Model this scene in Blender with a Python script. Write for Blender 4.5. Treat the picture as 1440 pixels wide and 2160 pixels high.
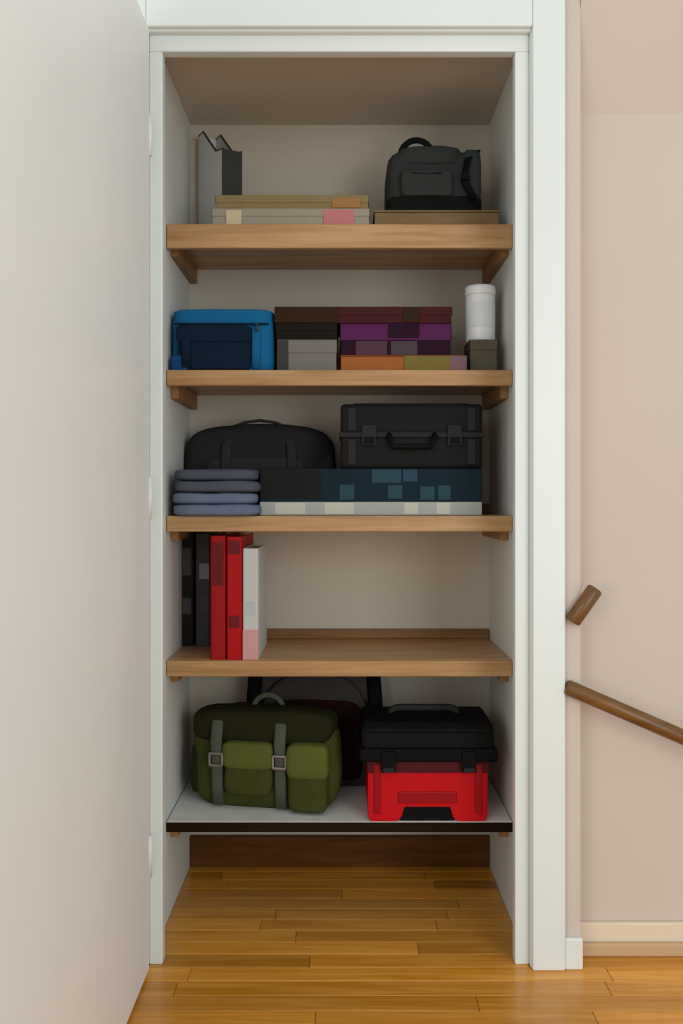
import bpy, bmesh, math, random
from mathutils import Vector, Matrix, noise

# ------------------------------------------------------------------ clear
for o in list(bpy.data.objects):
    bpy.data.objects.remove(o, do_unlink=True)
SC = bpy.context.scene
COL = SC.collection
R = math.radians

# ------------------------------------------------------------------ camera
CAMZ = 1.0206
F = 1940.0                                  # focal length in pixels of the 1440x2160 frame
cd = bpy.data.cameras.new('camera')
cam = bpy.data.objects.new('camera', cd)
COL.objects.link(cam)
cam.location = (0, 0, CAMZ)
cam.rotation_euler = (R(90), 0, 0)
cd.sensor_fit = 'VERTICAL'
cd.sensor_height = 36.0
cd.sensor_width = 24.0
cd.lens = 36.0 * F / 2160.0
cd.shift_y = -30.0 / 2160.0
cd.clip_start = 0.02
SC.camera = cam

# ------------------------------------------------------------------ world, lights, exposure
w = bpy.data.worlds.new('world')
SC.world = w
w.use_nodes = True
bg = w.node_tree.nodes['Background']
bg.inputs['Color'].default_value = (0.94, 1.0, 1.0, 1)
bg.inputs['Strength'].default_value = 0.80


def area_light(name, loc, target, sx, sy, power, color):
    ld = bpy.data.lights.new(name, 'AREA')
    ld.shape = 'RECTANGLE'
    ld.size = sx
    ld.size_y = sy
    ld.energy = power
    ld.color = color
    lo = bpy.data.objects.new(name, ld)
    COL.objects.link(lo)
    lo.location = loc
    d = Vector(target) - Vector(loc)
    lo.rotation_euler = d.to_track_quat('-Z', 'Y').to_euler()
    return lo


# two unseen area lights, added behind the camera on either side
area_light('added_light_right', (1.7, -1.6, 1.25), (-0.1, 2.2, 1.05), 1.3, 2.0, 40, (0.94, 1.0, 1.0))
area_light('added_light_left', (-1.5, -1.4, 1.25), (0.2, 2.2, 1.05), 1.3, 2.0, 24, (0.94, 1.0, 1.0))

SC.view_settings.view_transform = 'Standard'
SC.view_settings.look = 'None'
SC.view_settings.exposure = 0.0
SC.view_settings.gamma = 1.0
SC.view_settings.use_curve_mapping = False


# ------------------------------------------------------------------ materials
def lin(h):
    h = h.lstrip('#')
    out = []
    for i in (0, 2, 4):
        c = int(h[i:i + 2], 16) / 255.0
        out.append(c / 12.92 if c <= 0.04045 else ((c + 0.055) / 1.055) ** 2.4)
    return (out[0], out[1], out[2], 1.0)


def new_mat(name):
    m = bpy.data.materials.new(name)
    m.use_nodes = True
    nt = m.node_tree
    return m, nt, nt.nodes['Principled BSDF']


def mat(name, col, rough=0.5, var=0.12, scale=30.0, bump=0.0, bscale=200.0, metal=0.0, coat=0.0, spec=0.22):
    """plain surface: base colour with slight procedural mottling and fine relief"""
    m, nt, b = new_mat(name)
    N, L = nt.nodes, nt.links
    tc = N.new('ShaderNodeTexCoord')
    nz = N.new('ShaderNodeTexNoise')
    nz.inputs['Scale'].default_value = scale
    nz.inputs['Detail'].default_value = 3
    L.new(tc.outputs['Object'], nz.inputs['Vector'])
    mx = N.new('ShaderNodeMix')
    mx.data_type = 'RGBA'
    c = lin(col)
    mx.inputs[6].default_value = tuple(x * (1 - var) for x in c[:3]) + (1,)
    mx.inputs[7].default_value = tuple(min(1, x * (1 + var)) for x in c[:3]) + (1,)
    L.new(nz.outputs['Fac'], mx.inputs[0])
    L.new(mx.outputs[2], b.inputs['Base Color'])
    b.inputs['Roughness'].default_value = rough
    b.inputs['Metallic'].default_value = metal
    b.inputs['Coat Weight'].default_value = coat
    b.inputs['Specular IOR Level'].default_value = spec
    if bump > 0:
        n2 = N.new('ShaderNodeTexNoise')
        n2.inputs['Scale'].default_value = bscale
        n2.inputs['Detail'].default_value = 4
        L.new(tc.outputs['Object'], n2.inputs['Vector'])
        bp = N.new('ShaderNodeBump')
        bp.inputs['Strength'].default_value = bump
        bp.inputs['Distance'].default_value = 0.002
        L.new(n2.outputs['Fac'], bp.inputs['Height'])
        L.new(bp.outputs['Normal'], b.inputs['Normal'])
    return m


def weave(name, col, rough=0.9, var=0.2, scale=420.0, bump=0.5):
    """woven fabric: crossed fine waves as relief"""
    m, nt, b = new_mat(name)
    N, L = nt.nodes, nt.links
    tc = N.new('ShaderNodeTexCoord')
    nz = N.new('ShaderNodeTexNoise')
    nz.inputs['Scale'].default_value = 18
    nz.inputs['Detail'].default_value = 5
    L.new(tc.outputs['Object'], nz.inputs['Vector'])
    mx = N.new('ShaderNodeMix')
    mx.data_type = 'RGBA'
    c = lin(col)
    mx.inputs[6].default_value = tuple(x * (1 - var) for x in c[:3]) + (1,)
    mx.inputs[7].default_value = tuple(min(1, x * (1 + var)) for x in c[:3]) + (1,)
    L.new(nz.outputs['Fac'], mx.inputs[0])
    L.new(mx.outputs[2], b.inputs['Base Color'])
    b.inputs['Roughness'].default_value = rough
    b.inputs['Specular IOR Level'].default_value = 0.12
    w1 = N.new('ShaderNodeTexWave')
    w1.bands_direction = 'X'
    w1.inputs['Scale'].default_value = scale
    w2 = N.new('ShaderNodeTexWave')
    w2.bands_direction = 'Z'
    w2.inputs['Scale'].default_value = scale
    L.new(tc.outputs['Object'], w1.inputs['Vector'])
    L.new(tc.outputs['Object'], w2.inputs['Vector'])
    ad = N.new('ShaderNodeMath')
    ad.operation = 'ADD'
    L.new(w1.outputs['Fac'], ad.inputs[0])
    L.new(w2.outputs['Fac'], ad.inputs[1])
    bp = N.new('ShaderNodeBump')
    bp.inputs['Strength'].default_value = bump
    bp.inputs['Distance'].default_value = 0.0008
    L.new(ad.outputs[0], bp.inputs['Height'])
    L.new(bp.outputs['Normal'], b.inputs['Normal'])
    return m


def wood(name, dark, light, rough=0.4, axis='X', coat=0.0, stretch=14.0, obj_random=0.0, bump=0.15, scale=3.0, spec=0.3):
    """timber with the grain along one axis"""
    m, nt, b = new_mat(name)
    N, L = nt.nodes, nt.links
    tc = N.new('ShaderNodeTexCoord')
    mp = N.new('ShaderNodeMapping')
    s = [stretch, stretch, stretch]
    s['XYZ'.index(axis)] = 1.0
    mp.inputs['Scale'].default_value = s
    L.new(tc.outputs['Object'], mp.inputs['Vector'])
    oi = N.new('ShaderNodeObjectInfo')
    if obj_random > 0:
        ml = N.new('ShaderNodeMath')
        ml.operation = 'MULTIPLY'
        ml.inputs[1].default_value = 37.0
        L.new(oi.outputs['Random'], ml.inputs[0])
        cb = N.new('ShaderNodeCombineXYZ')
        for i in range(3):
            L.new(ml.outputs[0], cb.inputs[i])
        L.new(cb.outputs[0], mp.inputs['Location'])
    nz = N.new('ShaderNodeTexNoise')
    nz.inputs['Scale'].default_value = scale
    nz.inputs['Detail'].default_value = 6
    nz.inputs['Roughness'].default_value = 0.62
    nz.inputs['Distortion'].default_value = 0.6
    L.new(mp.outputs[0], nz.inputs['Vector'])
    cr = N.new('ShaderNodeValToRGB')
    cr.color_ramp.elements[0].position = 0.32
    cr.color_ramp.elements[0].color = lin(dark)
    cr.color_ramp.elements[1].position = 0.68
    cr.color_ramp.elements[1].color = lin(light)
    L.new(nz.outputs['Fac'], cr.inputs[0])
    out = cr.outputs[0]
    if obj_random > 0:
        mr = N.new('ShaderNodeMapRange')
        mr.inputs[3].default_value = 1 - obj_random
        mr.inputs[4].default_value = 1 + obj_random * 0.6
        L.new(oi.outputs['Random'], mr.inputs[0])
        hs = N.new('ShaderNodeHueSaturation')
        L.new(mr.outputs[0], hs.inputs['Value'])
        L.new(out, hs.inputs['Color'])
        out = hs.outputs[0]
    L.new(out, b.inputs['Base Color'])
    b.inputs['Roughness'].default_value = rough
    b.inputs['Specular IOR Level'].default_value = spec
    b.inputs['Coat Weight'].default_value = coat
    b.inputs['Coat Roughness'].default_value = 0.18
    bp = N.new('ShaderNodeBump')
    bp.inputs['Strength'].default_value = bump
    bp.inputs['Distance'].default_value = 0.001
    L.new(nz.outputs['Fac'], bp.inputs['Height'])
    L.new(bp.outputs['Normal'], b.inputs['Normal'])
    return m


M = {}
M['trim'] = mat('white_trim_paint', '#e1e5e1', 0.35, 0.02, 8, 0.05, 60, spec=0.5)
M['door'] = mat('white_door_paint', '#efeeea', 0.45, 0.03, 5, 0.05, 60)
M['wall'] = mat('beige_wall_paint', '#cebfb3', 0.8, 0.03, 4, 0.15, 120)
M['wall_white'] = mat('white_wall_paint', '#eceee4', 0.7, 0.02, 4, 0.1, 120)
M['closet'] = mat('closet_wall_paint', '#c8bdad', 0.75, 0.05, 5, 0.15, 120)
M['closet_side'] = mat('closet_side_paint', '#dcdcd6', 0.7, 0.04, 5, 0.15, 120)
M['shelf'] = wood('shelf_pine', '#a4784a', '#c59c6e', 0.42, 'X', 0.15, 16)
M['shelf_cleat'] = wood('cleat_pine', '#8f6538', '#a97c4c', 0.5, 'Y', 0.0, 16)
M['strip'] = wood('dark_strip_pine', '#75502a', '#946c42', 0.55, 'X')
M['liner'] = mat('grey_shelf_liner', '#dadad4', 0.6, 0.14, 26, 0.1, 80)
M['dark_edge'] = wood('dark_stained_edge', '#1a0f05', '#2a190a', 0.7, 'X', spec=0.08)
M['base_dark'] = wood('dark_baseboard_wood', '#4a2c10', '#68401a', 0.6, 'X', spec=0.12)
M['plank'] = wood('oak_plank', '#c88016', '#e8a546', 0.3, 'X', 0.35, 18, 0.28)
M['rail'] = wood('handrail_wood', '#5f3d14', '#7c5426', 0.4, 'X', 0.2, 14)
M['rail_end'] = M['rail']
M['cream'] = mat('cream_baseboard_paint', '#e2d0b8', 0.5, 0.03, 8)
M['shoe'] = mat('tan_shoe_paint', '#c8a680', 0.5, 0.05, 8)
M['steel'] = mat('brushed_steel', '#9a9a96', 0.35, 0.05, 40, metal=1.0)
M['dark_metal'] = mat('dark_metal', '#38383a', 0.4, 0.05, 40, metal=0.8)
M['paper'] = mat('white_paper', '#dcdcd6', 0.8, 0.03)


def floor_base_material():
    m, nt, b = new_mat('floor_boards_beyond')
    N, L = nt.nodes, nt.links
    tc = N.new('ShaderNodeTexCoord')
    br = N.new('ShaderNodeTexBrick')
    br.inputs['Color1'].default_value = lin('#a5640f')
    br.inputs['Color2'].default_value = lin('#c08030')
    br.inputs['Mortar'].default_value = lin('#3a2208')
    br.inputs['Scale'].default_value = 1.0
    br.inputs['Brick Width'].default_value = 0.8
    br.inputs['Row Height'].default_value = 0.057
    br.inputs['Mortar Size'].default_value = 0.001
    L.new(tc.outputs['Object'], br.inputs['Vector'])
    L.new(br.outputs['Color'], b.inputs['Base Color'])
    b.inputs['Roughness'].default_value = 0.35
    return m


M['floor_base'] = floor_base_material()


# ------------------------------------------------------------------ geometry helpers
def link_mesh(name, bm, m, parent=None, loc=(0, 0, 0), smooth=False):
    me = bpy.data.meshes.new(name)
    bmesh.ops.recalc_face_normals(bm, faces=bm.faces)
    bm.to_mesh(me)
    bm.free()
    if smooth:
        for p in me.polygons:
            p.use_smooth = True
    me.materials.append(m)
    o = bpy.data.objects.new(name, me)
    COL.objects.link(o)
    o.location = loc
    if parent:
        o.parent = parent
    return o


def bm_box(bm, x0, x1, y0, y1, z0, z1, bev=0.0, seg=2):
    r = bmesh.ops.create_cube(bm, size=1.0)
    vs = r['verts']
    for v in vs:
        v.co = Vector((x0 + (v.co.x + .5) * (x1 - x0), y0 + (v.co.y + .5) * (y1 - y0), z0 + (v.co.z + .5) * (z1 - z0)))
    if bev > 0:
        es = list({e for v in vs for e in v.link_edges})
        bmesh.ops.bevel(bm, geom=es, offset=bev, segments=seg, affect='EDGES', profile=0.5)


def box(name, x0, x1, y0, y1, z0, z1, m, parent=None, bev=0.002, seg=2):
    bm = bmesh.new()
    bm_box(bm, x0, x1, y0, y1, z0, z1, bev, seg)
    return link_mesh(name, bm, m, parent)


def boxes(name, lst, m, parent=None, bev=0.002, seg=2):
    bm = bmesh.new()
    for b in lst:
        bm_box(bm, *b, bev, seg)
    return link_mesh(name, bm, m, parent)


def soft_box(name, cx, y0, z0, wd, d, h, m, parent=None, k=5.0, cuts=13, amp=0.004, fs=9.0, seed=0, sag=0.0, taper=0.0, kb=None):
    """rounded, slightly wrinkled fabric volume standing on z0, front at y0"""
    bm = bmesh.new()
    bmesh.ops.create_cube(bm, size=2.0)
    bmesh.ops.subdivide_edges(bm, edges=bm.edges[:], cuts=cuts, use_grid_fill=True)
    for v in bm.verts:
        p = v.co.copy()
        nrm = (abs(p.x) ** k + abs(p.y) ** k + abs(p.z) ** k) ** (1 / k)
        q = p / nrm
        if q.z < -0.9:
            q.z = -0.9 - (abs(q.z) - 0.9) * 0.0
        zz = (q.z + 0.9) / 1.9
        s = 1 - taper * zz
        x = q.x * wd / 2 * s
        y = q.y * d / 2 * s
        z = zz * h
        z -= sag * zz * (q.x ** 2)
        n = noise.noise(Vector((x * fs + seed * 7.3, y * fs, z * fs + seed)))
        n2 = noise.noise(Vector((x * fs * 2.7 + seed, y * fs * 2.7, z * fs * 2.7 + 3 + seed)))
        nn = Vector((q.x, q.y, q.z)).normalized()
        f = min(1.0, zz * 6)
        dv = nn * (n * amp + n2 * amp * .45) * f
        v.co = Vector((cx + x, y0 + d / 2 + y, z0 + max(0, z))) + Vector((dv.x, dv.y, max(dv.z, -z)))
    return link_mesh(name, bm, m, parent, smooth=True)


def tube(name, pts, rad, m, parent=None, seg=10, flat=1.0, closed=False):
    """swept round (or flattened) bar along a polyline"""
    bm = bmesh.new()
    pts = [Vector(p) for p in pts]
    n = len(pts)
    rings = []
    ref = None
    for i, p in enumerate(pts):
        a = pts[(i - 1) % n] if (closed or i > 0) else pts[i]
        c = pts[(i + 1) % n] if (closed or i < n - 1) else pts[i]
        t = (c - a).normalized()
        if ref is None:
            ref = Vector((0, 0, 1)) if abs(t.z) < 0.9 else Vector((0, 1, 0))
        u = (ref - t * ref.dot(t)).normalized()
        ref = u
        v = t.cross(u)
        ring = []
        for j in range(seg):
            an = 2 * math.pi * j / seg
            ring.append(bm.verts.new(p + u * math.cos(an) * rad * flat + v * math.sin(an) * rad))
        rings.append(ring)
    cnt = n if closed else n - 1
    for i in range(cnt):
        r0, r1 = rings[i], rings[(i + 1) % n]
        for j in range(seg):
            bm.faces.new((r0[j], r0[(j + 1) % seg], r1[(j + 1) % seg], r1[j]))
    if not closed:
        bm.faces.new(rings[0])
        bm.faces.new(rings[-1][::-1])
    return link_mesh(name, bm, m, parent, smooth=True)


def arc(c, r1, r2, a0, a1, n, plane='XZ'):
    out = []
    for i in range(n + 1):
        a = R(a0 + (a1 - a0) * i / n)
        if plane == 'XZ':
            out.append((c[0] + r1 * math.cos(a), c[1], c[2] + r2 * math.sin(a)))
        elif plane == 'XY':
            out.append((c[0] + r1 * math.cos(a), c[1] + r2 * math.sin(a), c[2]))
        else:
            out.append((c[0], c[1] + r1 * math.cos(a), c[2] + r2 * math.sin(a)))
    return out


def prism(name, poly, axis, a0, a1, m, parent=None, bev=0.0):
    """poly: list of 2D points; extruded along axis between a0 and a1"""
    bm = bmesh.new()

    def P(p, t):
        if axis == 'X':
            return (t, p[0], p[1])
        if axis == 'Y':
            return (p[0], t, p[1])
        return (p[0], p[1], t)
    A = [bm.verts.new(P(p, a0)) for p in poly]
    B = [bm.verts.new(P(p, a1)) for p in poly]
    n = len(poly)
    bm.faces.new(A)
    bm.faces.new(B[::-1])
    for i in range(n):
        bm.faces.new((A[i], A[(i + 1) % n], B[(i + 1) % n], B[i]))
    if bev > 0:
        bmesh.ops.bevel(bm, geom=bm.edges[:], offset=bev, segments=2, affect='EDGES')
    return link_mesh(name, bm, m, parent)


def lathe(name, prof, m, parent=None, loc=(0, 0, 0), seg=32):
    bm = bmesh.new()
    rings = []
    for r, z in prof:
        rings.append([bm.verts.new((r * math.cos(2 * math.pi * j / seg), r * math.sin(2 * math.pi * j / seg), z)) for j in range(seg)])
    for a, b in zip(rings, rings[1:]):
        for j in range(seg):
            bm.faces.new((a[j], a[(j + 1) % seg], b[(j + 1) % seg], b[j]))
    bm.faces.new(rings[0][::-1])
    bm.faces.new(rings[-1])
    o = link_mesh(name, bm, m, parent, loc)
    for p in o.data.polygons:
        p.use_smooth = len(p.vertices) == 4
    return o


def thing(name, label, cat, loc=(0, 0, 0), group=None):
    o = bpy.data.objects.new(name, None)
    o.empty_display_size = 0.05
    COL.objects.link(o)
    o.location = loc
    o['label'] = label
    o['category'] = cat
    if group:
        o['group'] = group
    return o


def adopt(t):
    """children are modelled in world space: undo the thing's own offset"""
    mv = Matrix.Translation(-Vector(t.location))
    for c in t.children:
        c.location = mv @ c.location


def struct(o, label=None):
    o['kind'] = 'structure'
    if label:
        o['label'] = label
    return o


def X(px, Y):
    return (px - 720.0) * Y / F


def Z(py, Y):
    return CAMZ - (py - 1050.0) * Y / F


# ------------------------------------------------------------------ the setting
XL, XR = -0.42, 0.41            # closet opening and interior
YF = 2.0                        # face of the closet front wall
YI = 2.10                       # inner side of the front wall
YB = 2.555                      # closet back wall
ZO = 2.033                      # opening height
ZC = 2.056                      # closet ceiling
YR = 2.07                       # recessed wall on the right
XC = 0.52                       # outer corner between front wall and recess
ZTOP = 2.6

# floor with individual planks near the closet
fl = struct(box('floor', -2.2, 2.6, -2.6, 2.9, -0.06, -0.003, M['floor_base'], bev=0))
rng = random.Random(11)
PW = 0.057


def plank_row(y0, xa, xb, off):
    y1 = y0 + PW
    x = xa - off
    while x < xb - 0.02:
        ln = rng.choice((0.42, 0.55, 0.7, 0.9))
        a, b_ = max(x, xa), min(x + ln, xb)
        if b_ - a > 0.03:
            o = box('plank', -(b_ - a) / 2 + .0005, (b_ - a) / 2 - .0005, -PW / 2 + .0005, PW / 2 - .0005, -0.015, 0.0, M['plank'], fl, bev=0.0012, seg=1)
            o.location = ((a + b_) / 2, (y0 + y1) / 2, 0)
        x += ln


for k in range(14):
    plank_row(YF - PW * (k + 1), -1.0, 1.7, rng.uniform(0, .5))
plank_row(YF, XL, XR, 0.2)
plank_row(YF, XC, 1.7, 0.1)
for k in range(1, 10):
    y = YF + PW * k
    if y + PW <= YB + 0.03:
        plank_row(y, XL, XR, rng.uniform(0, .5))

# closet shell
struct(box('wall_back', XL - .1, XR + .1, YB, YB + .1, -0.06, ZTOP, M['closet'], bev=0))
struct(box('wall_closet_left', XL - .1, XL, YI, YB, -0.06, ZC, M['closet_side'], bev=0))
struct(box('wall_closet_right', XR, XR + .1, YR + .1, YB, -0.06, ZC, M['closet_side'], bev=0))
struct(box('ceiling', XL - .1, XR + .1, YI, YB, ZC, ZC + .08, M['closet'], bev=0))
struct(box('baseboard_back', XL, XR, YB - .014, YB, 0.0, 0.085, M['base_dark'], bev=.003))

# front wall around the opening
struct(box('wall_front_left', -2.2, XL - .02, YF, YI, -0.06, ZTOP, M['wall_white'], bev=0))
struct(box('wall_front_right', XR + .02, XC, YF, YR + .1, -0.06, ZTOP, M['wall'], bev=.002))
struct(box('wall_front_header', XL - .02, XR + .02, YF, YI, ZO + .02, ZTOP, M['wall_white'], bev=0))
# jambs and casing
struct(box('trim_1', XL - .02, XL, YF - .004, YI, 0.0, ZO, M['trim'], bev=.002))
struct(box('trim_2', XR, XR + .02, YF - .004, YI + .07, 0.0, ZO, M['trim'], bev=.002))
struct(box('trim_3', XL - .02, XR + .02, YF - .004, YF + .075, ZO, ZO + .02, M['trim'], bev=.002))
CW = 0.071


def casing(name, x0, x1, z0, z1):
    o = struct(box(name, x0, x1, YF - .018, YF, z0, z1, M['trim'], bev=.004, seg=3))
    return o


casing('trim_4', XR + .002, XR + .002 + CW, 0.0, ZO + .004 + CW)
casing('trim_5', XL - .002 - CW, XL - .002, 0.0, ZO + .004 + CW)
casing('trim_6', XL - .002, XR + .002, ZO + .004, ZO + .004 + CW)
# stepped inner mouldings of the door frame
struct(box('trim_7', XR - .031, XR, YF + .010, YF + .040, 0.0, ZO - .037, M['trim'], bev=.003))
struct(box('trim_8', XL, XL + .029, YF + .010, YF + .040, 0.0, ZO - .037, M['trim'], bev=.003))
struct(box('trim_9', XL, XR, YF + .010, YF + .040, ZO - .037, ZO, M['trim'], bev=.003))

# recessed wall on the right, with its slanted upper part
struct(box('wall_right', XC, 2.6, YR, YR + .1, -0.06, Z(240, YR), M['wall'], bev=0))
zs = Z(240, YR)
struct(prism('wall_right_upper', [(YR + .1, zs), (YR, zs), (1.965, zs + .30), (1.965, ZTOP), (YR + .1, ZTOP)], 'X', XC, 2.6, M['wall']))
bb = struct(box('baseboard_right', XC + .0, 2.6, YR - .014, YR, 0.0, 0.070, M['cream'], bev=.004, seg=3))
struct(box('trim_10', XC + .012, 2.6, YR - .028, YR - .014, 0.0, 0.030, M['shoe'], bev=.005, seg=3))
struct(box('baseboard_front', XR + .002 + CW, XC + .002, YF - .014, YF, 0.0, 0.068, M['trim'], bev=.004, seg=3))

# the closet door, swung wide open on the left
d1 = struct(box('door_1', -.447, -.412, 1.105, 1.972, 0.010, ZO - .008, M['door'], bev=.002))
for hz in (0.25, 1.02, 1.80):
    o = tube('hinge', [(-.4115, 1.976, hz - .045), (-.4115, 1.976, hz + .045)], .005, M['trim'], d1, 10)


# ------------------------------------------------------------------ shelves
YS = 2.20
SHELF = {1: Z(472, YS), 2: Z(780, YS), 3: Z(1088, YS), 4: Z(1394, YS), 5: Z(1733, YS)}
TH = 0.038


def wood_shelf(z, label, th=TH):
    t = thing('closet_shelf', label, 'shelf', (0, YS, z), 'wooden closet shelves')
    box('board', XL + .001, XR - .001, YS + .018, YB - .001, z - .022, z, M['shelf'], t, .001)
    box('front_nosing', XL + .001, XR - .001, YS, YS + .018, z - th, z, M['shelf'], t, .003, 3)
    box('cleat', XL + .001, XL + .020, YS + .06, YB - .001, z - .022 - .04, z - .022, M['shelf_cleat'], t, .002)
    box('cleat', XR - .020, XR - .001, YS + .06, YB - .001, z - .022 - .04, z - .022, M['shelf_cleat'], t, .002)
    adopt(t)
    return t


for i, k in enumerate((1, 2, 3, 4)):
    struct(box('trim_%d' % (11 + i), XL + .001, XR - .001, YB - .012, YB, SHELF[k] + .0002, SHELF[k] + .027, M['strip'], bev=.002))
wood_shelf(SHELF[1], 'topmost wooden closet shelf, carrying the slanted grey file holder', .058)
wood_shelf(SHELF[2], 'second wooden closet shelf from the top, under the blue bag', .038)
wood_shelf(SHELF[3], 'middle wooden closet shelf, under the long navy box', .038)
wood_shelf(SHELF[4], 'fourth wooden closet shelf from the top, under the red binders', .038)
t = thing('low_shelf', 'low closet shelf with pale grey top above the floor', 'shelf', (0, YS, SHELF[5]))
z = SHELF[5]
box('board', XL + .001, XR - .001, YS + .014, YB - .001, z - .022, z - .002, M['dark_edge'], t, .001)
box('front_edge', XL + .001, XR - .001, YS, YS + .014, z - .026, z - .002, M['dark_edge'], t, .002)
box('liner', XL + .002, XR - .002, YS - .001, YB - .002, z - .002, z, M['liner'], t, .0006, 1)
box('cleat', XL + .001, XL + .020, YS + .06, YB - .001, z - .06, z - .022, M['shelf_cleat'], t, .002)
box('cleat', XR - .020, XR - .001, YS + .06, YB - .001, z - .06, z - .022, M['shelf_cleat'], t, .002)
adopt(t)


# ------------------------------------------------------------------ shelf 1
z = SHELF[1]
# grey magazine file, standing at an angle
M['file'] = mat('grey_file_card', '#dadbd8', 0.7, 0.06, 40, 0.1)
M['file_edge'] = mat('dark_file_edge', '#3a3a38', 0.7, 0.05)


def magazine_file():
    t = thing('file_holder', 'upright grey file holder with slanted top at the left', 'file holder', (-0.325, 2.452, z))
    L_, W, H, h0 = 0.185, 0.050, 0.335, 0.240
    th = .003
    prof = [(-L_ / 2, 0), (L_ / 2, 0), (L_ / 2, h0), (L_ / 2 - .05, h0 + .010), (-L_ / 2 + .035, H), (-L_ / 2, H)]
    for s in (-1, 1):
        prism('side_panel', prof, 'Y', s * W / 2 - th / 2, s * W / 2 + th / 2, M['file'], t)
    box('spine', -L_ / 2, -L_ / 2 + th, -W / 2, W / 2, 0, H, M['file'], t, .0005)
    box('front_panel', L_ / 2 - th, L_ / 2 + .001, -W / 2 - .002, W / 2 + .002, 0, h0, M['file_edge'], t, .0005)
    box('bottom', -L_ / 2, L_ / 2, -W / 2, W / 2, 0, th, M['file'], t, .0005)
    for s in (-1, 1):
        tube('edge_binding', [(p[0], s * W / 2, p[1]) for p in prof[2:]], .0028, M['file_edge'], t, 6)
    for i, c in enumerate(('#9a948a', '#7d766c', '#a39c90')):
        box('magazine', -L_ / 2 + .006, L_ / 2 - .012, -W / 2 + .006 + i * .013, -W / 2 + .017 + i * .013, .003, .205 + i * .004,
            mat('magazine_%d' % i, c, .5), t, .001)
    t.rotation_euler = (0, 0, R(-62))
    return t


magazine_file()

# flat boxes under and over each other
M['card_pale'] = mat('pale_card', '#a39786', 0.7, 0.08, 20)
M['card_olive'] = mat('olive_card', '#8d7b54', 0.7, 0.10, 20)
M['label_cream'] = mat('cream_label', '#d0c29a', 0.7, 0.03)
M['label_pink'] = mat('pink_label', '#c87a7e', 0.7, 0.04)


def carton(name, label, cat, x0, x1, y0, y1, z0, z1, mbody, mlid=None, lid_h=0.3, over=.002):
    """box with a separate lid that laps over the body"""
    t = thing(name, label, cat, ((x0 + x1) / 2, y0, z0))
    zl = z1 - (z1 - z0) * lid_h
    box('box_body', x0 + over, x1 - over, y0 + over, y1 - over, z0, z1 - .002, mbody, t, .0015)
    bm = bmesh.new()
    bm_box(bm, x0, x1, y0, y1, z1 - .002, z1, .0006, 1)
    bm_box(bm, x0, x1, y0, y0 + .0018, zl, z1 - .001, .0005, 1)
    bm_box(bm, x0, x1, y1 - .0018, y1, zl, z1 - .001, .0005, 1)
    bm_box(bm, x0, x0 + .0018, y0, y1, zl, z1 - .001, .0005, 1)
    bm_box(bm, x1 - .0018, x1, y0, y1, zl, z1 - .001, .0005, 1)
    link_mesh('lid', bm, mlid or mbody, t)
    return t


Yb = 2.25
zb = z
z1 = Z(440, Yb)
t = carton('flat_box', 'flat pale box with cream and pink labels on the top shelf', 'box', X(446, Yb), X(780, Yb), Yb, 2.352, zb, z1, M['card_pale'], None, .35)
box('front_label', X(477, Yb), X(509, Yb), Yb - .0012, Yb + .001, zb + .004, z1 - .004, M['label_cream'], t, .0003, 1)
box('front_label', X(682, Yb), X(747, Yb), Yb - .0012, Yb + .001, zb + .004, z1 - .003, M['label_pink'], t, .0003, 1)
adopt(t)
t = carton('flat_box', 'flat olive-brown box lying on the pale labelled box', 'box', X(452, Yb), X(778, Yb), Yb + .012, 2.350, z1, Z(408, Yb), M['card_olive'], None, .5)
box('front_label', X(700, Yb), X(760, Yb), Yb + .0108, Yb + .013, z1 + .006, Z(414, Yb), mat('orange_brown_label', '#a57848', .7), t, .0003, 1)
adopt(t)

# brown tray with the black case on it
M['tray'] = wood('tray_wood', '#6b5230', '#856a42', 0.5, 'X')
zt = Z(443, Yb)
t = thing('flat_box', 'low brown wooden box underneath the black shoulder case', 'box', (X(900, Yb), Yb, z))
xa, xb = X(790, Yb), X(1052, Yb)
box('box_body', xa, xb, Yb, 2.50, z, zt - .006, M['tray'], t, .002)
box('lid', xa - .002, xb + .002, Yb - .002, 2.502, zt - .006, zt, M['tray'], t, .002)
adopt(t)
M['case_black'] = weave('black_nylon', '#171717', .75)
M['case_grey'] = weave('charcoal_nylon', '#3a3b3a', .75)
M['case_slate'] = weave('slate_nylon', '#3f4548', .75)
M['plastic_black'] = mat('black_plastic', '#070708', .7, .05, spec=0.15)


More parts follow.
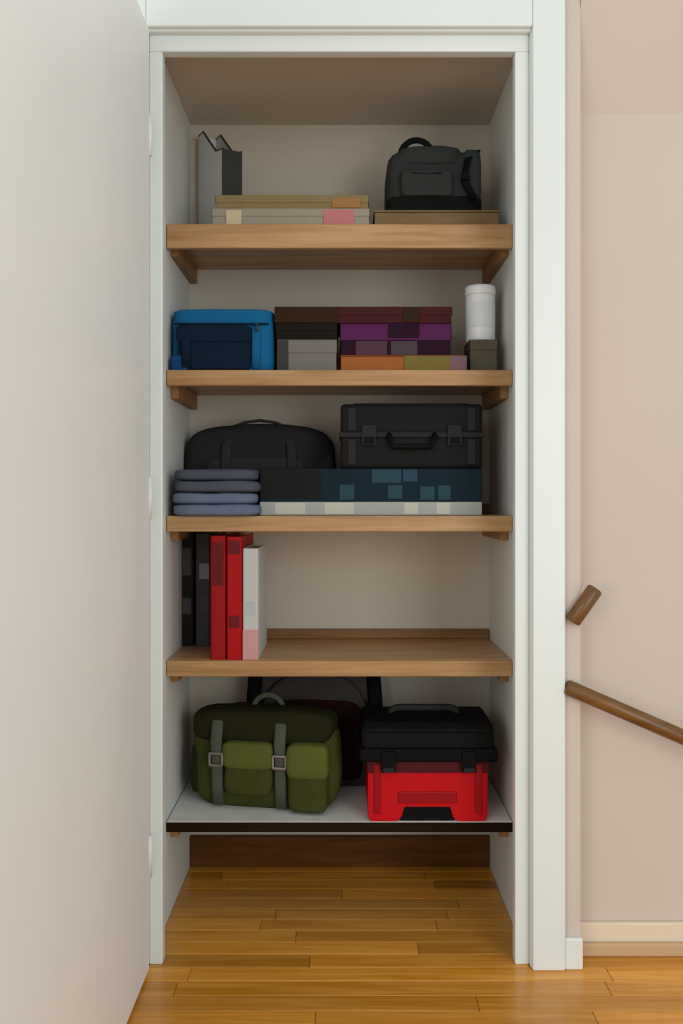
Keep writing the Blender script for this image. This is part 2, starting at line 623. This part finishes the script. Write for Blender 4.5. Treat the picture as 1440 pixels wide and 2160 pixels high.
def shoulder_case():
    y0 = Yb + .012
    t = thing('shoulder_case', 'black and charcoal shoulder case with top handle on the top shelf', 'case', (X(918, Yb), y0, zt))
    cx, wd = X(918, Yb), (1018 - 818) * Yb / F
    h = Z(308, Yb) - zt
    soft_box('body', cx, y0, zt, wd, .20, h, M['case_grey'], t, 7, 11, .003, 12, 1)
    soft_box('base_panel', cx, y0 - .006, zt, wd * 1.02, .21, h * .26, M['case_black'], t, 9, 9, .001, 12, 2)
    soft_box('top_flap', cx - .012, y0 - .008, zt + h * .72, wd * .72, .20, h * .34, M['case_grey'], t, 5, 9, .003, 14, 3)
    soft_box('front_pocket', cx - .02, y0 - .020, zt + h * .22, wd * .55, .04, h * .42, M['case_grey'], t, 6, 9, .002, 14, 4)
    soft_box('side_pocket', cx + wd * .40, y0 - .010, zt + h * .18, wd * .20, .16, h * .84, M['case_slate'], t, 5, 9, .003, 14, 5)
    tube('handle', arc((X(884, Yb), y0 + .07, zt + h * 1.0), .042, .046, 0, 180, 14), .008, M['case_black'], t, 8, .6)
    tube('zip', [(cx - wd * .24, y0 - .021, zt + h * .56), (cx + wd * .06, y0 - .021, zt + h * .56)], .002, M['dark_metal'], t, 6)
    tube('shoulder_strap', [(cx + wd * .42, y0 + .10, zt + h * .95), (cx + wd * .46, y0 + .02, zt + h * 1.0), (cx + wd * .34, y0 - .012, zt + h * .80),
                            (cx + wd * .30, y0 - .016, zt + h * .45), (cx + wd * .40, y0 - .020, zt + h * .15)], .009, M['plastic_black'], t, 8, .3)
    box('buckle', cx + wd * .27, cx + wd * .35, y0 - .027, y0 - .012, zt + h * .44, zt + h * .56, M['plastic_black'], t, .003)
    adopt(t)


shoulder_case()

# ------------------------------------------------------------------ shelf 2
z = SHELF[2]
Yb = 2.225
M['blue'] = weave('blue_fabric', '#1c6fa4', .7, .08)
M['blue_deep'] = weave('deep_blue_fabric', '#1a4a86', .7, .1)
M['navy'] = weave('navy_fabric', '#0f2538', .75, .1)


def blue_bag():
    x0, x1 = X(354, Yb) + .004, X(577, Yb)
    cx, wd = (x0 + x1) / 2, x1 - x0
    top = Z(648, Yb)
    h = top - z
    t = thing('cooler_bag', 'bright blue bag with dark navy front panel on the left', 'bag', (cx, Yb, z))
    soft_box('body', cx, Yb + .004, z, wd, .24, h * .97, M['blue'], t, 9, 11, .002, 9, 1)
    soft_box('lid', cx, Yb, z + h * .72, wd * 1.0, .245, h * .28, M['blue'], t, 7, 11, .0015, 9, 2)
    soft_box('front_panel', cx - .018, Yb - .012, z + .003, wd * .70, .03, h * .70, M['navy'], t, 8, 11, .0015, 12, 3)
    soft_box('pocket_flap', cx - .018, Yb - .017, z + h * .45, wd * .72, .03, h * .26, M['navy'], t, 7, 9, .001, 12, 4)
    soft_box('corner_patch', cx - wd * .40, Yb - .014, z, wd * .16, .03, h * .24, M['blue_deep'], t, 7, 7, .001, 12, 5)
    tube('zip', [(x0 + .012, Yb - .001, z + h * .735), (x1 - .012, Yb - .001, z + h * .735)], .0025, M['navy'], t, 6)
    box('zip_pull', x1 - .045, x1 - .037, Yb - .006, Yb - .001, z + h * .62, z + h * .74, M['dark_metal'], t, .001)
    for s in (-1, 1):
        tube('strap', [(cx + s * wd * .33, Yb - .016 if s < 0 else Yb + .0, z + h * .05), (cx + s * wd * .33, Yb - .018 if s < 0 else Yb - .0, z + h * .4),
                       (cx + s * wd * .33, Yb - .012 if s < 0 else Yb - .0, z + h * .7)], .011, M['navy'] if s < 0 else M['blue'], t, 8, .2)
    adopt(t)


blue_bag()

M['box_grey'] = mat('grey_card', '#7b756f', .7, .08, 25, spec=0.15)
M['box_black'] = mat('black_brown_card', '#161006', .7, .1, 25, spec=0.15)
M['box_purple'] = mat('purple_card', '#571f52', .7, .10, 25, spec=0.15)
M['box_plum'] = mat('plum_dark_card', '#26061f', .7, .10, 25, spec=0.15)
M['box_orange'] = mat('orange_brown_card', '#a4602e', .7, .08, 25, spec=0.15)
M['box_olive'] = mat('olive_card_end', '#7c6b36', .7, .08, 25, spec=0.15)
M['box_maroon'] = mat('maroon_card', '#43181b', .7, .08, 25, spec=0.15)
M['box_brown'] = mat('dark_brown_card', '#321e0b', .7, .08, 25, spec=0.15)
M['box_mauve'] = mat('mauve_card', '#7f6068', .6, .06)
Yb = 2.245
zs2 = SHELF[2]


def label_strip(t, px0, px1, za, zc, m, y, name='front_label'):
    box(name, X(px0, Yb), X(px1, Yb), y - .0012, y + .001, za, zc, m, t, .0003, 1)


zA = Z(716, Yb)
t = carton('small_box', 'grey box standing between the blue bag and the purple box', 'box', X(584, Yb), X(711, Yb), Yb, 2.47, zs2, zA, M['box_grey'], None, .4)
label_strip(t, 584, 608, zs2 + .002, zA - .002, mat('dark_grey_label', '#3a3835', .6), Yb)
adopt(t)
zB = Z(682, Yb)
t = carton('small_box', 'flat black box on top of the grey box', 'box', X(580, Yb), X(712, Yb), Yb - .004, 2.46, zA, zB, M['box_black'], None, .45)
adopt(t)
zO2 = Z(750, Yb)
t = carton('flat_box', 'flat box with orange and olive front under the purple box', 'box', X(717, Yb), X(984, Yb), Yb, 2.46, zs2, zO2, M['box_orange'], None, .0001)
label_strip(t, 852, 950, zs2 + .001, zO2 - .001, M['box_olive'], Yb)
label_strip(t, 950, 984, zs2 + .001, zO2 - .001, M['box_mauve'], Yb)
adopt(t)
t = carton('game_box', 'purple box with dark bands above the orange and olive box', 'box', X(717, Yb), X(952, Yb), Yb + .002, 2.455, zO2, zB, M['box_plum'], M['box_purple'], .52)
label_strip(t, 818, 884, Z(712, Yb), zB - .002, M['box_plum'], Yb + .001)
label_strip(t, 750, 816, zO2 + .002, Z(719, Yb), mat('mauve_brown_label', '#4c2c36', .5), Yb + .003)
label_strip(t, 824, 880, zO2 + .002, Z(719, Yb), mat('taupe_label', '#46353a', .5), Yb + .003)
adopt(t)
zT = Z(648, Yb)
t = carton('flat_box', 'wide flat dark maroon and brown box bridging the box stacks', 'box', X(580, Yb), X(953, Yb), Yb - .006, 2.44, zB, zT, M['box_maroon'], M['box_maroon'], .5)
box('front_label', X(580, Yb) - .001, X(712, Yb), Yb - .0075, Yb - .005, zB + .001, zT - .001, M['box_brown'], t, .0003, 1)
box('front_label', X(850, Yb), X(884, Yb), Yb - .0075, Yb - .005, zB + .002, zT - .002, M['box_brown'], t, .0003, 1)
adopt(t)

# small dark box with a white canister on it, by the right wall
Yc = 2.27
t = carton('small_box', 'small dark olive-brown box by the right wall under the canister', 'box', X(990, Yc), X(1050, Yc), Yc, Yc + .10, zs2, Z(716, Yc), mat('dark_olive_card', '#5b5444', .6), None, .3)
adopt(t)
zc0 = Z(716, Yc)
hc = Z(596, Yc) - zc0
rc = 33 * Yc / F
t = thing('canister', 'white canister with lid near the right closet wall', 'canister', (X(1019, Yc), Yc + .05, zc0))
M['white_gloss'] = mat('white_glossy_plastic', '#f6f9fa', .3, .02, spec=0.5)
lathe('body', [(rc * .90, 0), (rc * .96, .004), (rc * .96, hc * .82), (rc * .94, hc * .84)], M['white_gloss'], t)
lathe('lid', [(rc * .99, hc * .84), (rc, hc * .85), (rc, hc * .97), (rc * .95, hc), (rc * .3, hc)], M['white_gloss'], t)
lathe('label_band', [(rc * .965, hc * .25), (rc * .97, hc * .26), (rc * .97, hc * .68), (rc * .965, hc * .69)], mat('pale_canister_label', '#eaf0f2', .5, .02), t)

# ------------------------------------------------------------------ shelf 3
z = SHELF[3]
Yb = 2.235
M['hard_black'] = mat('black_moulded_plastic', '#191919', .7, .06, 60, .2, 400, spec=0.15)
M['navy_card'] = mat('navy_card', '#0f2530', .7, .1, 20, spec=0.15)
M['teal_card'] = mat('teal_label', '#2c4654', .7, .08, spec=0.15)
M['pale_card'] = mat('pale_grey_card', '#a8aaa4', .7, .06, 30, spec=0.15)
M['cream_card'] = mat('cream_grey_card', '#c2c1b2', .6, .05)


def long_box():
    x0, x1 = X(548, Yb), X(1016, Yb)
    top = Z(988, Yb)
    t = thing('long_box', 'long navy box with pale band along its bottom on the middle shelf', 'box', ((x0 + x1) / 2, Yb, z))
    box('box_body', x0 + .002, x1 - .002, Yb + .002, 2.385, z, top - .002, M['navy_card'], t, .0015)
    bm = bmesh.new()
    zl = z + .034
    bm_box(bm, x0, x1, Yb, Yb + .0018, zl, top, .0005, 1)
    bm_box(bm, x0, x1, Yb, 2.387, top - .002, top, .0006, 1)
    bm_box(bm, x0, x0 + .0018, Yb, 2.387, zl, top - .001, .0005, 1)
    bm_box(bm, x1 - .0018, x1, Yb, 2.387, zl, top - .001, .0005, 1)
    link_mesh('lid', bm, M['navy_card'], t)
    box('bottom_band', x0, x1, Yb + .0004, Yb + .003, z + .001, zl - .001, M['pale_card'], t, .0004, 1)
    for a, b_ in ((684, 746), (580, 644), (852, 882), (920, 950)):
        box('band_patch', X(a, Yb), X(b_, Yb), Yb - .0006, Yb + .002, z + .003, zl - .003, M['cream_card'], t, .0003, 1)
    box('front_label', X(551, Yb), X(676, Yb), Yb - .0006, Yb + .001, Z(1053, Yb), Z(991, Yb), M['hard_black'], t, .0003, 1)
    for a, b_, c, d in ((716, 747, 1022, 1054), (818, 848, 1024, 1052), (886, 916, 1026, 1054), (784, 846, 990, 1018), (850, 880, 990, 1016), (924, 950, 1024, 1054)):
        box('front_label', X(a, Yb), X(b_, Yb), Yb - .0008, Yb + .001, Z(d, Yb), Z(c, Yb), M['teal_card'], t, .0003, 1)
    adopt(t)
    return top


ztop = long_box()

M['hard_grey'] = mat('charcoal_moulded_plastic', '#2a2a2a', .7, .06, 60, .2, 400, spec=0.15)


def hard_case():
    Yh = 2.242
    x0, x1 = X(718, Yh), X(1018, Yh)
    zt = Z(852, Yh)
    t = thing('hard_case', 'black hard case with recessed front lying on the long navy box', 'case', ((x0 + x1) / 2, Yh, ztop))
    zm = ztop + (zt - ztop) * .52
    box('lower_shell', x0, x1, Yh, 2.385, ztop, zm - .001, M['hard_black'], t, .010, 3)
    box('upper_shell', x0, x1, Yh, 2.385, zm + .001, zt, M['hard_black'], t, .010, 3)
    boxes('rim', [(x0 - .003, x1 + .003, Yh - .004, 2.388, zm - .006, zm + .006)], M['hard_grey'], t, .002)
    for fx in (.2, .8):
        xc = x0 + (x1 - x0) * fx
        l = box('latch', xc - .018, xc + .018, Yh - .010, Yh + .002, zm - .026, zm + .024, M['hard_grey'], t, .003)
        box('latch_tab', xc - .012, xc + .012, Yh - .013, Yh - .009, zm - .022, zm - .006, M['plastic_black'], l, .001)
    xc = (x0 + x1) / 2
    tube('handle', [(xc - .055, Yh, zm), (xc - .055, Yh - .016, zm - .004), (xc - .045, Yh - .020, zm - .030), (xc + .045, Yh - .020, zm - .030),
                    (xc + .055, Yh - .016, zm - .004), (xc + .055, Yh, zm)], .007, M['plastic_black'], t, 8)
    for fx in (.08, .92):
        xr = x0 + (x1 - x0) * fx
        box('rib', xr - .010, xr + .010, Yh - .004, Yh + .004, zm + .010, zt - .010, M['hard_grey'], t, .002)
        box('rib', xr - .010, xr + .010, Yh - .004, Yh + .004, ztop + .010, zm - .010, M['hard_grey'], t, .002)
    box('top_panel', x0 + .03, x1 - .03, Yh + .02, 2.36, zt - .002, zt + .004, M['hard_grey'], t, .002)
    adopt(t)


hard_case()

M['bag_black'] = weave('black_canvas', '#323133', .85)
M['bag_char'] = weave('charcoal_canvas', '#3c3b3c', .85)


def duffel():
    Yd = 2.408
    x0, x1 = X(384, Yd), X(708, Yd)
    cx, wd = (x0 + x1) / 2, x1 - x0
    zt = Z(890, Yd)
    h = zt - z
    t = thing('duffel_bag', 'black soft bag with sloping shoulders behind the blue-grey cloth', 'bag', (cx, Yd, z))
    soft_box('body', cx, Yd, z, wd, .138, h, M['bag_black'], t, 5.5, 15, .005, 8, 4, .02)
    soft_box('front_pocket', cx - .01, Yd - .010, z + h * .10, wd * .66, .05, h * .52, M['bag_char'], t, 6, 11, .004, 9, 5)
    tube('zip', [(cx - wd * .42 + wd * .84 * i / 10, Yd + .030, z + h * (.97 - .10 * (abs(i - 5) / 5) ** 2)) for i in range(11)], .003, M['dark_metal'], t, 6)
    for s in (-1, 1):
        tube('strap', [(cx + s * wd * .22, Yd - .008, z + h * .08), (cx + s * wd * .22, Yd - .014, z + h * .4), (cx + s * wd * .21, Yd - .004, z + h * .75), (cx + s * wd * .18, Yd + .025, z + h * .94)],
             .013, M['bag_char'], t, 8, .2)
    tube('carry_handle', [(cx - wd * .18, Yd + .030, z + h * .95), (cx - wd * .10, Yd + .02, z + h * 1.0), (cx, Yd + .012, z + h * 1.02), (cx + wd * .10, Yd + .02, z + h * 1.0), (cx + wd * .18, Yd + .030, z + h * .95)],
         .008, M['bag_char'], t, 8, .5)
    soft_box('end_pocket', cx + wd * .42, Yd + .006, z + h * .04, wd * .14, .12, h * .66, M['bag_char'], t, 5, 9, .003, 9, 6)
    adopt(t)


duffel()

M['cloth_blue'] = weave('blue_grey_cloth', '#76829a', .95, .16, 300, .6)
M['cloth_blue2'] = weave('slate_cloth', '#5a5f6b', .95, .16, 300, .6)


def folded_cloth():
    Yc = 2.172
    x0, x1 = X(352, Yc) + .004, X(544, Yc)
    cx, wd = (x0 + x1) / 2, x1 - x0
    zt = Z(988, Yc)
    h = zt - z
    t = thing('folded_cloth', 'stack of folded blue-grey cloth on the middle shelf', 'cloth', (cx, Yc, z))
    n = 4
    for i in range(n):
        hh = h / n
        soft_box('fold', cx + (.003, -.002, .004, 0)[i], Yc + (.0, .004, .002, .008)[i], z + hh * i, wd - (.0, .006, .004, .010)[i], .185, hh * 1.02,
                 M['cloth_blue'] if i < 2 else M['cloth_blue2'], t, 5, 12, .003, 16, 20 + i)
    adopt(t)


folded_cloth()

# ------------------------------------------------------------------ shelf 4
z = SHELF[4]


def binder(label, px0, px1, Y, h, depth, m, patch=(), ring=False, name='binder', cat='binder'):
    x0, x1 = X(px0, Y) + .0006, X(px1, Y) - .0006
    t = thing(name, label, cat, ((x0 + x1) / 2, Y, z))
    prism('cover', [(x0, Y + depth), (x0, Y + .004), (x0 + .002, Y + .001), (x0 + .004, Y), (x1 - .004, Y), (x1 - .002, Y + .001), (x1, Y + .004), (x1, Y + depth),
                    (x1 - .003, Y + depth), (x1 - .003, Y + .006), (x0 + .003, Y + .006), (x0 + .003, Y + depth)], 'Z', z, z + h, m, t)
    box('pages', x0 + .004, x1 - .004, Y + .008, Y + depth - .006, z + .004, z + h - .006, M['paper'], t, .001, 1)
    for a, b_, za, zc, pm in patch:
        box('spine_patch', x0 + (x1 - x0) * a, x0 + (x1 - x0) * b_, Y - .0008, Y + .002, z + h * za, z + h * zc, pm, t, .0003, 1)
    if ring:
        xc = (x0 + x1) / 2
        o = tube('finger_ring', arc((xc, Y - .001, z + h * .13), .009, .009, 0, 337.5, 15), .0018, M['steel'], t, 6, 1, True)
    adopt(t)


M['binder_black'] = mat('black_binder', '#141415', .45, .06, 50, .15, 300)
M['binder_grey'] = mat('charcoal_binder', '#4c4d50', .45, .06, 50, .15, 300)
M['binder_red'] = mat('red_binder', '#b40607', .5, .05, 50, .15, 300, spec=0.2)
M['binder_red2'] = mat('deep_red_binder', '#a00c0e', .5, .05, 50, .15, 300, spec=0.2)
M['lab_slate'] = mat('slate_label', '#9aa2b2', .6, .05)
M['lab_grey'] = mat('grey_label', '#56595b', .6, .05)
M['patch_dred'] = mat('dark_red_patch', '#6d1416', .5, .05)  # darker red areas set on the red binder spines
M['lab_pink'] = mat('pink_band', '#d29c9b', .6, .05)
binder('black binder at the far left of the row of binders', 378, 410, 2.42, .300, .125, M['binder_black'], ((.2, .8, .62, .86, M['binder_grey']), (.2, .8, .28, .42, M['binder_grey'])))
binder('charcoal binder with slate label between the black and red binders', 412, 444, 2.40, .296, .145, M['binder_grey'], ((.25, .92, .60, .74, M['lab_slate']), (.25, .92, .76, .88, M['lab_grey']), (.25, .9, .32, .46, M['lab_grey'])))
binder('darker red binder next to the charcoal binder', 443, 476, 2.215, .298, .29, M['binder_red2'], ((.12, .88, .60, .95, M['patch_dred']),), False)
binder('bright red binder next to the white book', 477, 510, 2.212, .296, .29, M['binder_red'], ((.15, .85, .26, .36, M['patch_dred']), (.1, .9, .86, .97, M['patch_dred'])), False)
binder('white book with pink foot at the right end of the binders', 511, 545, 2.214, .268, .25, mat('white_cover', '#c9cac6', .5, .03), ((0.0, 1.0, .0, .27, M['lab_pink']), (.2, .8, .40, .52, mat('pale_blue_label', '#b9c4c4', .6))), False, 'book', 'book')

# ------------------------------------------------------------------ shelf 5
z = SHELF[5]
M['red_plastic'] = mat('red_plastic', '#c80010', .5, .04, 30, spec=0.2)
M['red_dark'] = mat('deep_red_plastic', '#9c0614', .35, .04, 30)


def toolbox():
    Yt = 2.20
    x0, x1 = X(776, Yt), X(1028, Yt)
    xc = (x0 + x1) / 2
    zm, zt = Z(1600, Yt), Z(1526, Yt)
    t = thing('toolbox', 'red toolbox with black lid at the right of the low shelf', 'toolbox', (xc, Yt, z))
    # front profile with a recess at the foot
    a, b_ = X(848, Yt), X(954, Yt)
    prof = [(x0 + .006, z), (a - .012, z), (a, z + .012), (a + .004, z + .038), (b_ - .004, z + .038), (b_, z + .012), (b_ + .012, z), (x1 - .006, z), (x1, z + .012), (x1, zm), (x0, zm), (x0, z + .012)]
    prism('body', prof, 'Y', Yt, Yt + .215, M['red_plastic'], t, .0025)
    box('foot_recess', a - .004, b_ + .004, Yt + .004, Yt + .20, z + .001, z + .042, M['plastic_black'], t, .001)
    # raised frame on the front
    box('front_rib', x0 + .014, x0 + .030, Yt - .005, Yt + .003, z + .020, zm - .014, M['red_dark'], t, .002)
    box('front_rib', x1 - .030, x1 - .014, Yt - .005, Yt + .003, z + .020, zm - .014, M['red_dark'], t, .002)
    box('recess_shade_plate', a - .010, b_ + .010, Yt - .003, Yt + .003, z + .044, z + .072, M['red_dark'], t, .002)  # raised plate; its darker red paints the shade over the foot recess
    box('lid_shadow_band', x0 - .002, x1 + .002, Yt - .003, Yt + .004, zm - .034, zm - .003, mat('painted_lid_shadow', '#520411', .5), t, .001)  # dark red strip paints the lid's shadow onto the body
    # black lid: overhanging rim, domed cover, handle, latches
    box('lid_rim', x0 - .020, x1 + .022, Yt - .022, Yt + .222, zm - .004, zm + .028, M['plastic_black'], t, .006, 3)
    ym = Yt + .112
    pl = [(Yt - .018, zm + .026), (Yt - .008, zt - .016), (Yt + .012, zt), (Yt + .185, zt), (Yt + .205, zt - .012), (Yt + .215, zm + .026)]
    prism('lid_cover', pl, 'X', x0 - .014, x1 + .014, M['plastic_black'], t, .006)
    tube('handle', [(xc - .085, ym, zt - .004), (xc - .080, ym, zt + .008), (xc - .065, ym, zt + .013), (xc + .065, ym, zt + .013), (xc + .080, ym, zt + .008), (xc + .085, ym, zt - .004)], .009, M['hard_grey'], t, 8)
    for s in (-1, 1):
        l = box('latch', xc + s * .095 - .017, xc + s * .095 + .017, Yt - .029, Yt - .018, zm - .026, zm + .024, M['plastic_black'], t, .003)
        box('latch_lip', xc + s * .095 - .013, xc + s * .095 + .013, Yt - .033, Yt - .027, zm - .024, zm - .014, M['hard_grey'], l, .001)
    adopt(t)


toolbox()

M['olive'] = weave('olive_canvas', '#4c5024', .9, .22, 260, .6)
M['olive_light'] = weave('light_olive_canvas', '#646a30', .9, .18, 260, .6)
M['olive_dark'] = weave('dark_olive_canvas', '#2b2c15', .9, .2, 260, .6)
M['web'] = weave('grey_webbing', '#5d6154', .8, .1, 500, .5)


def rucksack():
    Yr = 2.288
    x0, x1 = X(394, Yr), X(712, Yr)
    cx, wd = (x0 + x1) / 2, x1 - x0
    zt = Z(1500, Yr)
    h = zt - z
    t = thing('rucksack', 'olive green canvas rucksack with two front pockets and grey straps', 'rucksack', (cx, Yr, z))
    soft_box('body', cx, Yr, z, wd, .112, h * .95, M['olive'], t, 4.5, 15, .007, 8, 9)
    soft_box('top_flap', cx - .004, Yr - .012, z + h * .66, wd * .98, .118, h * .35, M['olive_dark'], t, 4.2, 13, .007, 9, 10)
    for (a, b_, c, d, yy) in ((474, 578, 1566, 1672, -.030), (612, 696, 1566, 1700, -.034)):
        px0, px1 = X(a, Yr), X(b_, Yr)
        zb_ = max(z, Z(d, Yr))
        zh = Z(c, Yr) - zb_
        p = soft_box('pocket', (px0 + px1) / 2, Yr + yy, zb_, px1 - px0, .06, zh, M['olive'], t, 5, 11, .004, 14, a)
        soft_box('pocket_flap', (px0 + px1) / 2, Yr + yy - .006, zb_ + zh * .52, (px1 - px0) * 1.05, .05, zh * .52, M['olive_light'], p, 5, 9, .003, 14, b_)
    for s, px in ((0, 458), (1, 595)):
        xs = X(px, Yr)
        st = tube('strap', [(xs, Yr - .006, z + .008), (xs, Yr - .014, z + h * .25), (xs, Yr - .018, z + h * .5), (xs, Yr - .024, z + h * .70), (xs, Yr - .012, z + h * .88), (xs, Yr + .03, z + h * 1.0)], .015, M['web'], t, 8, .2)
        boxes('buckle', [(xs - .019, xs + .019, Yr - .029, Yr - .019, z + h * .44, z + h * .47), (xs - .019, xs + .019, Yr - .029, Yr - .019, z + h * .56, z + h * .59),
                         (xs - .019, xs - .013, Yr - .029, Yr - .019, z + h * .44, z + h * .59), (xs + .013, xs + .019, Yr - .029, Yr - .019, z + h * .44, z + h * .59)], M['steel'], st, .002)
    soft_box('side_pocket', cx - wd * .47, Yr + .015, z + h * .10, .040, .09, h * .50, M['olive_dark'], t, 4, 9, .004, 12, 31)
    tube('grab_loop', arc((cx, Yr + .06, z + h * .95), .04, .040, 0, 180, 12), .007, M['web'], t, 8, .5)
    adopt(t)
    t.rotation_euler = (0, 0, R(-10))


rucksack()

M['pack_black'] = weave('black_pack_fabric', '#4a4441', .8)
M['pack_maroon'] = weave('maroon_dark_fabric', '#2a1214', .8)


def dark_pack():
    Yp = 2.462
    x0, x1 = X(520, Yp), X(806, Yp)
    cx, wd = (x0 + x1) / 2, x1 - x0
    h = .345
    t = thing('backpack', 'black backpack standing against the back wall behind the rucksack', 'backpack', (cx, Yp, z))
    soft_box('body', cx, Yp, z, wd, .086, h, M['pack_black'], t, 6, 13, .005, 8, 14)
    soft_box('front_pocket', cx, Yp - .008, z + .02, wd * .72, .03, h * .62, M['pack_maroon'], t, 6, 11, .003, 9, 15)
    tube('zip', arc((cx, Yp - .002, z + h * .55), wd * .40, h * .36, 10, 170, 14), .003, M['dark_metal'], t, 6)
    tube('grab_loop', arc((cx - .03, Yp + .04, z + h - .012), .035, .022, 0, 180, 10), .006, M['pack_black'], t, 8, .6)
    for s in (-1, 1):
        tube('strap', [(cx + s * wd * .46, Yp + .0, z + .02), (cx + s * wd * .46, Yp - .006, z + h * .5), (cx + s * wd * .43, Yp + .0, z + h * .93)], .019, M['plastic_black'], t, 8, .25)
    adopt(t)


dark_pack()

# ------------------------------------------------------------------ handrails on the right
Yr = 1.985


def rail(label, pa, pb, rad, brs, straight=False):
    xa, za = X(pa[0], Yr), Z(pa[1], Yr)
    xb, zb_ = X(pb[0], Yr), Z(pb[1], Yr)
    t = thing('handrail', label, 'handrail', ((xa + xb) / 2, Yr, (za + zb_) / 2))
    bm = bmesh.new()
    A, B = Vector((xa, Yr, za)), Vector((xb, Yr, zb_))
    d = (B - A)
    ln = d.length
    d.normalize()
    u = Vector((0, 1, 0))
    v = d.cross(u)
    st = [(0.0, .72), (.0015, .88), (.005, 1.0), (ln - .005, 1.0), (ln - .0015, .88), (ln, .72)]
    rings = [[bm.verts.new(A + d * p + (u * math.cos(2 * math.pi * j / 20) + v * math.sin(2 * math.pi * j / 20)) * rad * q) for j in range(20)] for p, q in st]
    for r0, r1 in zip(rings, rings[1:]):
        for j in range(20):
            bm.faces.new((r0[j], r0[(j + 1) % 20], r1[(j + 1) % 20], r1[j]))
    bm.faces.new(rings[0])
    bm.faces.new(rings[-1][::-1])
    ro = link_mesh('rail', bm, M['rail'], t)
    for p in ro.data.polygons:
        p.use_smooth = len(p.vertices) == 4
    for f, yw in brs:
        xx, zz = xa + (xb - xa) * f, za + (zb_ - za) * f
        if straight:
            tube('bracket', [(xx, Yr, zz), (xx, yw, zz)], .006, M['rail'], t, 8)
            continue
        b_ = tube('bracket', [(xx, Yr, zz - rad * .8), (xx, Yr + .01, zz - rad * 1.6), (xx, (Yr + yw) / 2, zz - rad * 1.9), (xx, yw - .003, zz - rad * 1.9)], .005, M['rail'], t, 8)
        bm = bmesh.new()
        bmesh.ops.create_cone(bm, cap_ends=True, segments=16, radius1=.016, radius2=.014, depth=.005, matrix=Matrix.Translation((xx, yw - .0025, zz - rad * 1.9)) @ Matrix.Rotation(R(90), 4, 'X'))
        link_mesh('wall_plate', bm, M['rail'], b_)
    adopt(t)


rail('long wooden handrail sloping down to the right on the beige wall', (1193, 1448), (1660, 1650), .0165, ((.72, YR),))
rail('short steep piece of wooden rail above the long handrail', (1206, 1312), (1256, 1241), .0175, ((.6, YF),), True)
